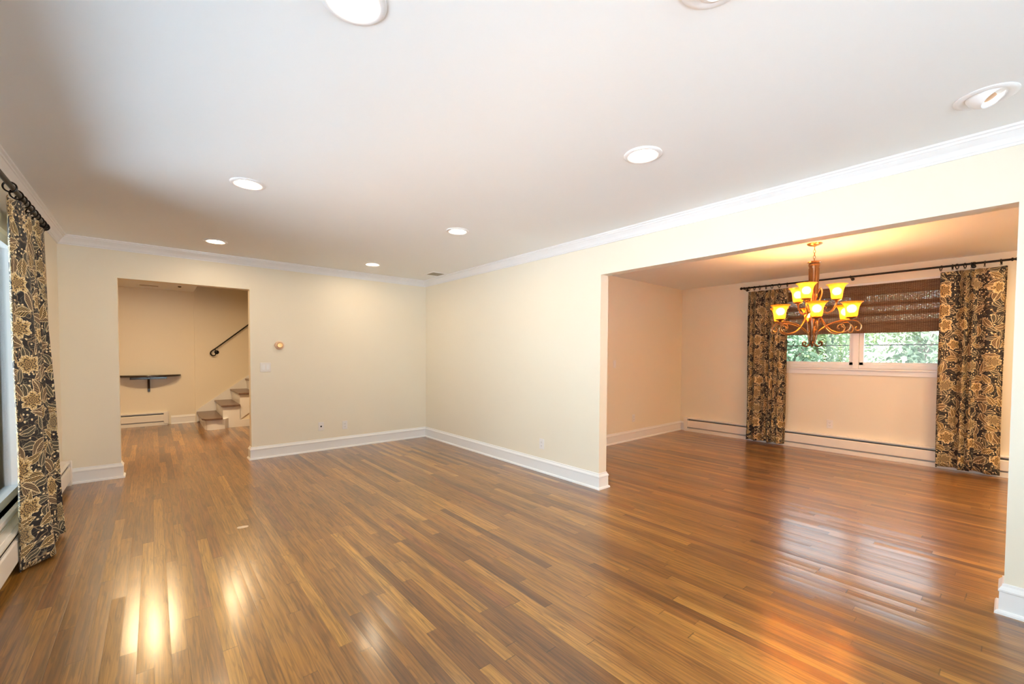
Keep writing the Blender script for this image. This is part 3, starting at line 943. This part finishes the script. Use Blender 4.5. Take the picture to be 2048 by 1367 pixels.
def rod(label, x, z, ya, yb, r, wall_x, brackets, ball):
    t = thing('curtain_rod', label, 'curtain rod', (x, (ya + yb) / 2, z))
    o = Vector(t.location)
    bm = bmesh.new(); tube(bm, [(0, ya - o.y, 0), (0, yb - o.y, 0)], r, 14); link('pole', bm, M_BLACK, t, True)
    for y, s in ((ya, -1), (yb, 1)):
        bm = bmesh.new()
        b = ball
        prof = [(0.0, -0.004), (r * 1.5, -0.004), (r * 1.6, 0.006), (r * 1.0, 0.012), (r * 0.9, 0.020), (b * 0.7, 0.020 + b * 0.35), (b, 0.020 + b), (b * 0.85, 0.02 + b * 1.5), (b * 0.4, 0.02 + b * 1.9), (0.0, 0.02 + b * 2)]
        lathe(bm, [(rr, s * hh) for rr, hh in prof], (0, y - o.y, 0), 20, 'Y')
        link('finial', bm, M_BLACK, t, True)
    for y in brackets:
        bm = bmesh.new()
        torus(bm, (0, y - o.y, 0), r * 1.35, 0.004, (0, 1, 0), 18, 6)
        tube(bm, [(0, y - o.y, -r), ((wall_x - x) * 0.5, y - o.y, -r - 0.006), (wall_x - x, y - o.y, -r - 0.004)], 0.006, 8)
        lathe(bm, [(0.0, 0), (0.02, 0), (0.02, 0.006 * (1 if x > wall_x else -1)), (0.0, 0.008 * (1 if x > wall_x else -1))], (wall_x - x, y - o.y, -r - 0.004), 16, 'X')
        link('bracket', bm, M_BLACK, t, True)
    return t

CG = 'black floral curtains'
rod('black curtain rod above the large left window', -3.895, 2.262, -6.75, -1.205, 0.0135, WX, (-4.2, -1.26), 0.022)
curtain('black floral curtain at the large window on the left wall', -2.27, -1.22,
        lambda s, q: -3.897 + q * (0.022 + 0.056 * math.sin(PI * min(1.0, s * 1.25))), 4.6, lambda q: 0.028 + 0.030 * q ** 0.9, 2.205, 0.012, 2.2, 0.25,
        [0.02, 0.17, 0.28, 0.36, 0.47, 0.58, 0.68, 0.78, 0.88, 0.97], -3.895, 2.262, 1, CG, 0.028)
DRX = 3.655
rod('black curtain rod above the dining room window', DRX, 2.334, -5.958, -3.30, 0.012, DX, (-3.30, -4.6, -5.68), 0.021)
curtain('black floral curtain left of the dining room window', -3.365, -3.895, lambda s, q: DRX + 0.006 * math.sin(3 * s), 6.5, lambda q: 0.026 + 0.016 * q,
        2.278, 0.03, 0.4, 0.45, [0.01, 0.15, 0.29, 0.45, 0.6, 0.78, 0.97], DRX, 2.334, 2, CG, 0.026)
curtain('black floral curtain right of the dining room window, nearest the pillar', -5.425, -5.935, lambda s, q: DRX - 0.004 + 0.006 * math.sin(3 * s), 4.6, lambda q: 0.028 + 0.016 * q,
        2.278, 0.03, 1.1, 0.45, [0.01, 0.19, 0.26, 0.38, 0.48, 0.52, 0.67, 0.90], DRX, 2.334, 3, CG, 0.026, 0.085)

# ---------------------------------------------------------------- woven shade
def woven_shade():
    t = thing('woven_shade', 'brown woven wood roman shade pulled halfway down the dining room window', 'window shade', (DX, (DW[0] + DW[1]) / 2, 2.22))
    oy = (DW[0] + DW[1]) / 2
    ya, yb = -5.60 - oy, -3.70 - oy
    prof = []   # x out of the wall (negative), z
    def add(x, z): prof.append((x, z))
    zt = 0.0
    # valance then soft horizontal folds
    add(-0.030, 0.0); add(-0.034, -0.05)
    folds = [(-0.05, -0.135), (-0.135, -0.255), (-0.255, -0.375), (-0.375, -0.495)]
    for a, b in folds:
        for k in range(1, 7):
            s = k / 6
            add(-0.030 - 0.016 * s ** 2, a + (b - a) * s)
        add(-0.034, b - 0.001); add(-0.028, b + 0.004)
    add(-0.030, -0.50); add(-0.036, -0.56); add(-0.040, -0.615); add(-0.034, -0.618); add(-0.026, -0.60)
    bm = bmesh.new(); uvl = bm.loops.layers.uv.new('UVMap')
    NY = 24
    V = []
    arc = [0.0]
    for a, b in zip(prof, prof[1:]): arc.append(arc[-1] + math.hypot(a[0] - b[0], a[1] - b[1]))
    for i in range(NY + 1):
        y = ya + (yb - ya) * i / NY
        V.append([bm.verts.new((x, y, z + 0.002 * math.sin(y * 6 + z * 9))) for x, z in prof])
    for i in range(NY):
        for k in range(len(prof) - 1):
            f = bm.faces.new((V[i][k], V[i + 1][k], V[i + 1][k + 1], V[i][k + 1])); f.smooth = True
            for lp, (ii, kk) in zip(f.loops, ((i, k), (i + 1, k), (i + 1, k + 1), (i, k + 1))):
                lp[uvl].uv = ((yb - ya) * ii / NY, arc[kk])
    me = bpy.data.meshes.new('shade_cloth'); bm.to_mesh(me); bm.free(); me.materials.append(M_SHADE)
    me.set_sharp_from_angle(angle=math.radians(40))
    o = bpy.data.objects.new('shade_cloth', me); COL.objects.link(o); o.parent = t
    sd = o.modifiers.new('thickness', 'SOLIDIFY'); sd.thickness = 0.0025; sd.offset = 0
    for a, b in ((-0.135, -0.004), (-0.285, -0.225), (-0.405, -0.345), (-0.60, -0.47)):
        boxes('fold_lining', [(-0.0285, -0.0265, ya + 0.004, yb - 0.004, a, b)], M_LINING, t)
    boxes('head_rail', [(-0.026, -0.001, ya, yb, -0.03, 0.0)], M_TREAD, t, 0.003)
    boxes('bottom_bar', [(-0.034, -0.026, ya + 0.005, yb - 0.005, -0.612, -0.59)], M_TREAD, t, 0.002)
woven_shade()

# ---------------------------------------------------------------- chandelier
def chandelier():
    CX, CY = 1.84, -4.665
    t = thing('chandelier', 'bronze chandelier with nine lit amber bell shades in the dining room', 'chandelier', (CX, CY, H))
    def Z(z): return z - H
    bm = bmesh.new(); r = lathe(bm, [(0.066, 0), (0.066, -0.006), (0.058, -0.014), (0.040, -0.022), (0.016, -0.028), (0.006, -0.034)], n=32); cap(bm, r[-1])
    link('canopy', bm, M_BRASS, t, True)
    bm = bmesh.new()
    z = -0.034
    k = 0
    while z > Z(2.262):
        c = Vector((0, 0, z - 0.016))
        ax = Vector((1, 0, 0)) if k % 2 else Vector((0, 1, 0))
        side = Vector((0, 1, 0)) if k % 2 else Vector((1, 0, 0))
        pts = [c + side * (0.0085 * math.cos(a)) + Vector((0, 0, 0.0175 * math.sin(a))) for a in [2 * PI * i / 16 for i in range(16)]]
        tube(bm, pts, 0.0022, 6, True)
        z -= 0.029; k += 1
    link('chain', bm, M_BRASS, t, True)
    bm = bmesh.new()
    prof = [(0.004, Z(2.262)), (0.056, Z(2.258)), (0.060, Z(2.252)), (0.046, Z(2.244)), (0.046, Z(2.236)), (0.050, Z(2.232)), (0.047, Z(2.224)), (0.049, Z(2.218)), (0.044, Z(2.208)), (0.044, Z(2.200)),
            (0.041, Z(2.19)), (0.036, Z(2.06)), (0.034, Z(1.92)), (0.036, Z(1.90)), (0.030, Z(1.885)), (0.026, Z(1.80)), (0.024, Z(1.70)), (0.034, Z(1.69)), (0.036, Z(1.66)), (0.026, Z(1.60)), (0.022, Z(1.54)), (0.030, Z(1.50)), (0.030, Z(1.46)), (0.018, Z(1.43)), (0.010, Z(1.405)), (0.003, Z(1.40))]
    r = lathe(bm, prof, n=28); cap(bm, r[0]); cap(bm, r[-1])
    # fluting of the upper column
    for i in range(10):
        a = 2 * PI * i / 10
        tube(bm, [(0.040 * math.cos(a), 0.040 * math.sin(a), Z(2.19)), (0.035 * math.cos(a), 0.035 * math.sin(a), Z(1.93))], 0.006, 6)
    link('column', bm, M_BRONZE, t, True)
    # leaf scrolls round the lower body and the curls of the bottom finial
    bm = bmesh.new()
    for i in range(6):
        a = 2 * PI * i / 6 + 0.3
        d = Vector((math.cos(a), math.sin(a), 0))
        P = lambda r_, z_: d * r_ + Vector((0, 0, Z(z_)))
        tube(bm, catmull([P(0.020, 1.42), P(0.036, 1.49), P(0.046, 1.57), P(0.052, 1.64), P(0.066, 1.675), P(0.074, 1.655), P(0.064, 1.642)], 6), lambda s: 0.0075 - 0.004 * s, 7)
        tube(bm, catmull([P(0.018, 1.46), P(0.026, 1.425), P(0.050, 1.402), P(0.080, 1.408), P(0.094, 1.428), P(0.084, 1.446), P(0.066, 1.442), P(0.062, 1.428), P(0.072, 1.424)], 6), lambda s: 0.0085 - 0.0035 * s, 7)
    link('scroll_finial', bm, M_BRONZE, t, True)
    # direction to the camera side, so that the arms stand as in the photo
    lat = Vector((0.2499, -0.9683, 0)); dep = Vector((0.9683, 0.2499, 0))
    def bell(bm, c, zb, zt, R):
        h = zt - zb
        prof = [(0.012, 0.0), (R * 0.36, 0.002), (R * 0.47, h * 0.06), (R * 0.52, h * 0.18), (R * 0.54, h * 0.42), (R * 0.59, h * 0.62), (R * 0.70, h * 0.81), (R * 0.86, h * 0.94), (R, h),
                (R * 0.97, h * 0.995), (R * 0.83, h * 0.93), (R * 0.67, h * 0.80), (R * 0.56, h * 0.61), (R * 0.51, h * 0.42), (R * 0.49, h * 0.19), (R * 0.44, h * 0.085), (R * 0.34, 0.006), (0.012, 0.005)]
        lathe(bm, [(a, zb + b) for a, b in prof], c, 36)
    def arm(theta, R, zb, zt, tubes, SR):
        d = lat * math.cos(theta) + dep * math.sin(theta)
        bm = bmesh.new()
        for pts, r_ in tubes:
            tube(bm, catmull([d * a + Vector((0, 0, Z(b))) for a, b in pts], 7), r_, 8)
        c = d * R
        a = link('arm', bm, M_BRASS, t, True)
        bm = bmesh.new()
        r = lathe(bm, [(0.006, Z(zb) - 0.030), (0.012, Z(zb) - 0.024), (0.014, Z(zb) - 0.014), (0.034, Z(zb) - 0.008), (0.044, Z(zb) - 0.001), (0.040, Z(zb) + 0.004), (0.016, Z(zb) + 0.008), (0.014, Z(zb) + 0.045), (0.004, Z(zb) + 0.046)], c, 24)
        cap(bm, r[0]); cap(bm, r[-1])
        link('shade_cup', bm, M_BRONZE, a, True)
        bm = bmesh.new(); bell(bm, c, Z(zb), Z(zt), SR); link('lamp_shade', bm, M_AMBER, a, True)
        bm = bmesh.new()
        r = lathe(bm, [(0.010, Z(zb) + 0.042), (0.022, Z(zb) + 0.050), (0.034, Z(zb) + 0.066), (0.038, Z(zb) + 0.083), (0.034, Z(zb) + 0.100), (0.022, Z(zb) + 0.115), (0.003, Z(zb) + 0.121)], c, 20)
        cap(bm, r[0]); cap(bm, r[-1])
        link('bulb', bm, M_BULB, a, True)
    lower_r = lambda s: 0.0085 - 0.003 * s
    for k in range(6):
        th = math.radians(-85 + 60 * k)
        arm(th, 0.33, 1.672, 1.818, [
            ([(0.020, 1.475), (0.055, 1.545), (0.13, 1.605), (0.22, 1.640), (0.31, 1.648), (0.375, 1.630), (0.408, 1.590), (0.400, 1.552), (0.372, 1.545), (0.360, 1.568), (0.376, 1.580)], lower_r),
            ([(0.030, 1.80), (0.060, 1.72), (0.105, 1.625), (0.165, 1.555), (0.235, 1.530), (0.300, 1.545), (0.325, 1.590), (0.300, 1.625), (0.262, 1.618), (0.252, 1.590), (0.270, 1.580)], lower_r),
            ([(0.33, 1.650), (0.33, 1.640)], 0.010)], 0.090)
    for k in range(3):
        th = math.radians(-107 + 120 * k)
        arm(th, 0.195, 1.868, 2.02, [
            ([(0.028, 1.93), (0.060, 1.99), (0.072, 1.94), (0.050, 1.84), (0.060, 1.765), (0.115, 1.735), (0.165, 1.765), (0.190, 1.815), (0.195, 1.845)], 0.0075),
            ([(0.115, 1.737), (0.085, 1.77), (0.088, 1.80), (0.11, 1.795), (0.108, 1.778)], lambda s: 0.006 - 0.003 * s)], 0.090)
chandelier()

# ================================================================ outdoors
struct(boxes('ground_outside', [(-60, 60, -60, 60, -0.75, -0.56)], M_GROUND))
struct(boxes('bounce_terrace', [(-8.2, WX - 0.17, -12.0, 3.0, -0.56, -0.50), (WX - 0.17, DX + 0.2, -12.0, REAR - 0.16, -0.56, -0.50)], M_BOUNCE_PAVE))  # unseen paving added to bounce sunlight up to the ceiling
def tree(name, label, x, y, hgt, wid, seed, mt, group, dens=3600):
    rnd = random.Random(seed)
    t = thing(name, label, 'tree', (x, y, -0.55), group)
    bm = bmesh.new()
    tube(bm, [(0, 0, 0), (0.05, 0.03, hgt * 0.35), (0.0, 0.05, hgt * 0.7)], lambda s: 0.09 - 0.06 * s, 8)
    for i in range(5):
        a = rnd.uniform(0, 6.28)
        tube(bm, [(0.04, 0.03, hgt * (0.25 + 0.08 * i)), (math.cos(a) * wid * 0.3, math.sin(a) * wid * 0.3, hgt * (0.42 + 0.09 * i))], 0.025, 6)
    link('trunk', bm, M_BARK, t, True)
    bm = bmesh.new()
    blobs = [(rnd.uniform(-wid, wid) * 0.55, rnd.uniform(-wid, wid) * 0.55, rnd.uniform(0.12, 0.85) * hgt, rnd.uniform(0.35, 0.6) * wid) for _ in range(18)]
    for _ in range(dens):
        bx, by, bz, br = rnd.choice(blobs)
        v = Vector((rnd.gauss(0, 1), rnd.gauss(0, 1), rnd.gauss(0, 1))).normalized() * br * rnd.uniform(0.65, 1.0)
        p = Vector((bx, by, max(0.15, bz + v.z))) + Vector((v.x, v.y, 0))
        n = (v.normalized() + Vector((rnd.gauss(0, .5), rnd.gauss(0, .5), rnd.gauss(0, .5) + 0.3))).normalized()
        a = n.orthogonal().normalized(); b = n.cross(a)
        ang = rnd.uniform(0, 6.28); a, b = a * math.cos(ang) + b * math.sin(ang), b * math.cos(ang) - a * math.sin(ang)
        s = rnd.uniform(0.06, 0.12)
        vs = [bm.verts.new(p + a * s), bm.verts.new(p + b * s * 0.5 + n * 0.02), bm.verts.new(p - a * s), bm.verts.new(p - b * s * 0.5 + n * 0.02)]
        bm.faces.new(vs)
    f = link('foliage', bm, mt, t)
    return t
TG = 'trees outside the dining room window'
tree('garden_tree', 'blue green bushy tree outside the left pane, at its left end', 10.4, -1.9, 3.4, 1.15, 1, M_LEAF[1], TG)
tree('garden_tree', 'light green bushy tree outside the left pane, beside the mullion', 13.4, -1.9, 3.4, 1.3, 2, M_LEAF[0], TG)
tree('garden_tree', 'pale green bushy tree outside the right pane, beside the mullion', 11.6, -4.5, 3.2, 1.2, 3, M_LEAF[2], TG)
tree('garden_tree', 'green bushy tree outside the right pane, at its right end', 15.2, -5.3, 3.6, 1.4, 4, M_LEAF[1], TG)
tree('garden_tree', 'tall light green tree standing behind the bushes outside the left pane', 18.6, -1.4, 5.2, 2.7, 5, M_LEAF[0], TG, 7000)
tree('garden_tree', 'tall pale tree far behind the bushes outside the right pane', 25.0, -4.4, 5.2, 2.7, 6, M_LEAF[2], TG, 7000)
tree('garden_tree', 'tall green tree farthest away, seen at the left edge of the left pane', 22.5, 3.6, 5.4, 2.8, 7, M_LEAF[1], TG, 6000)
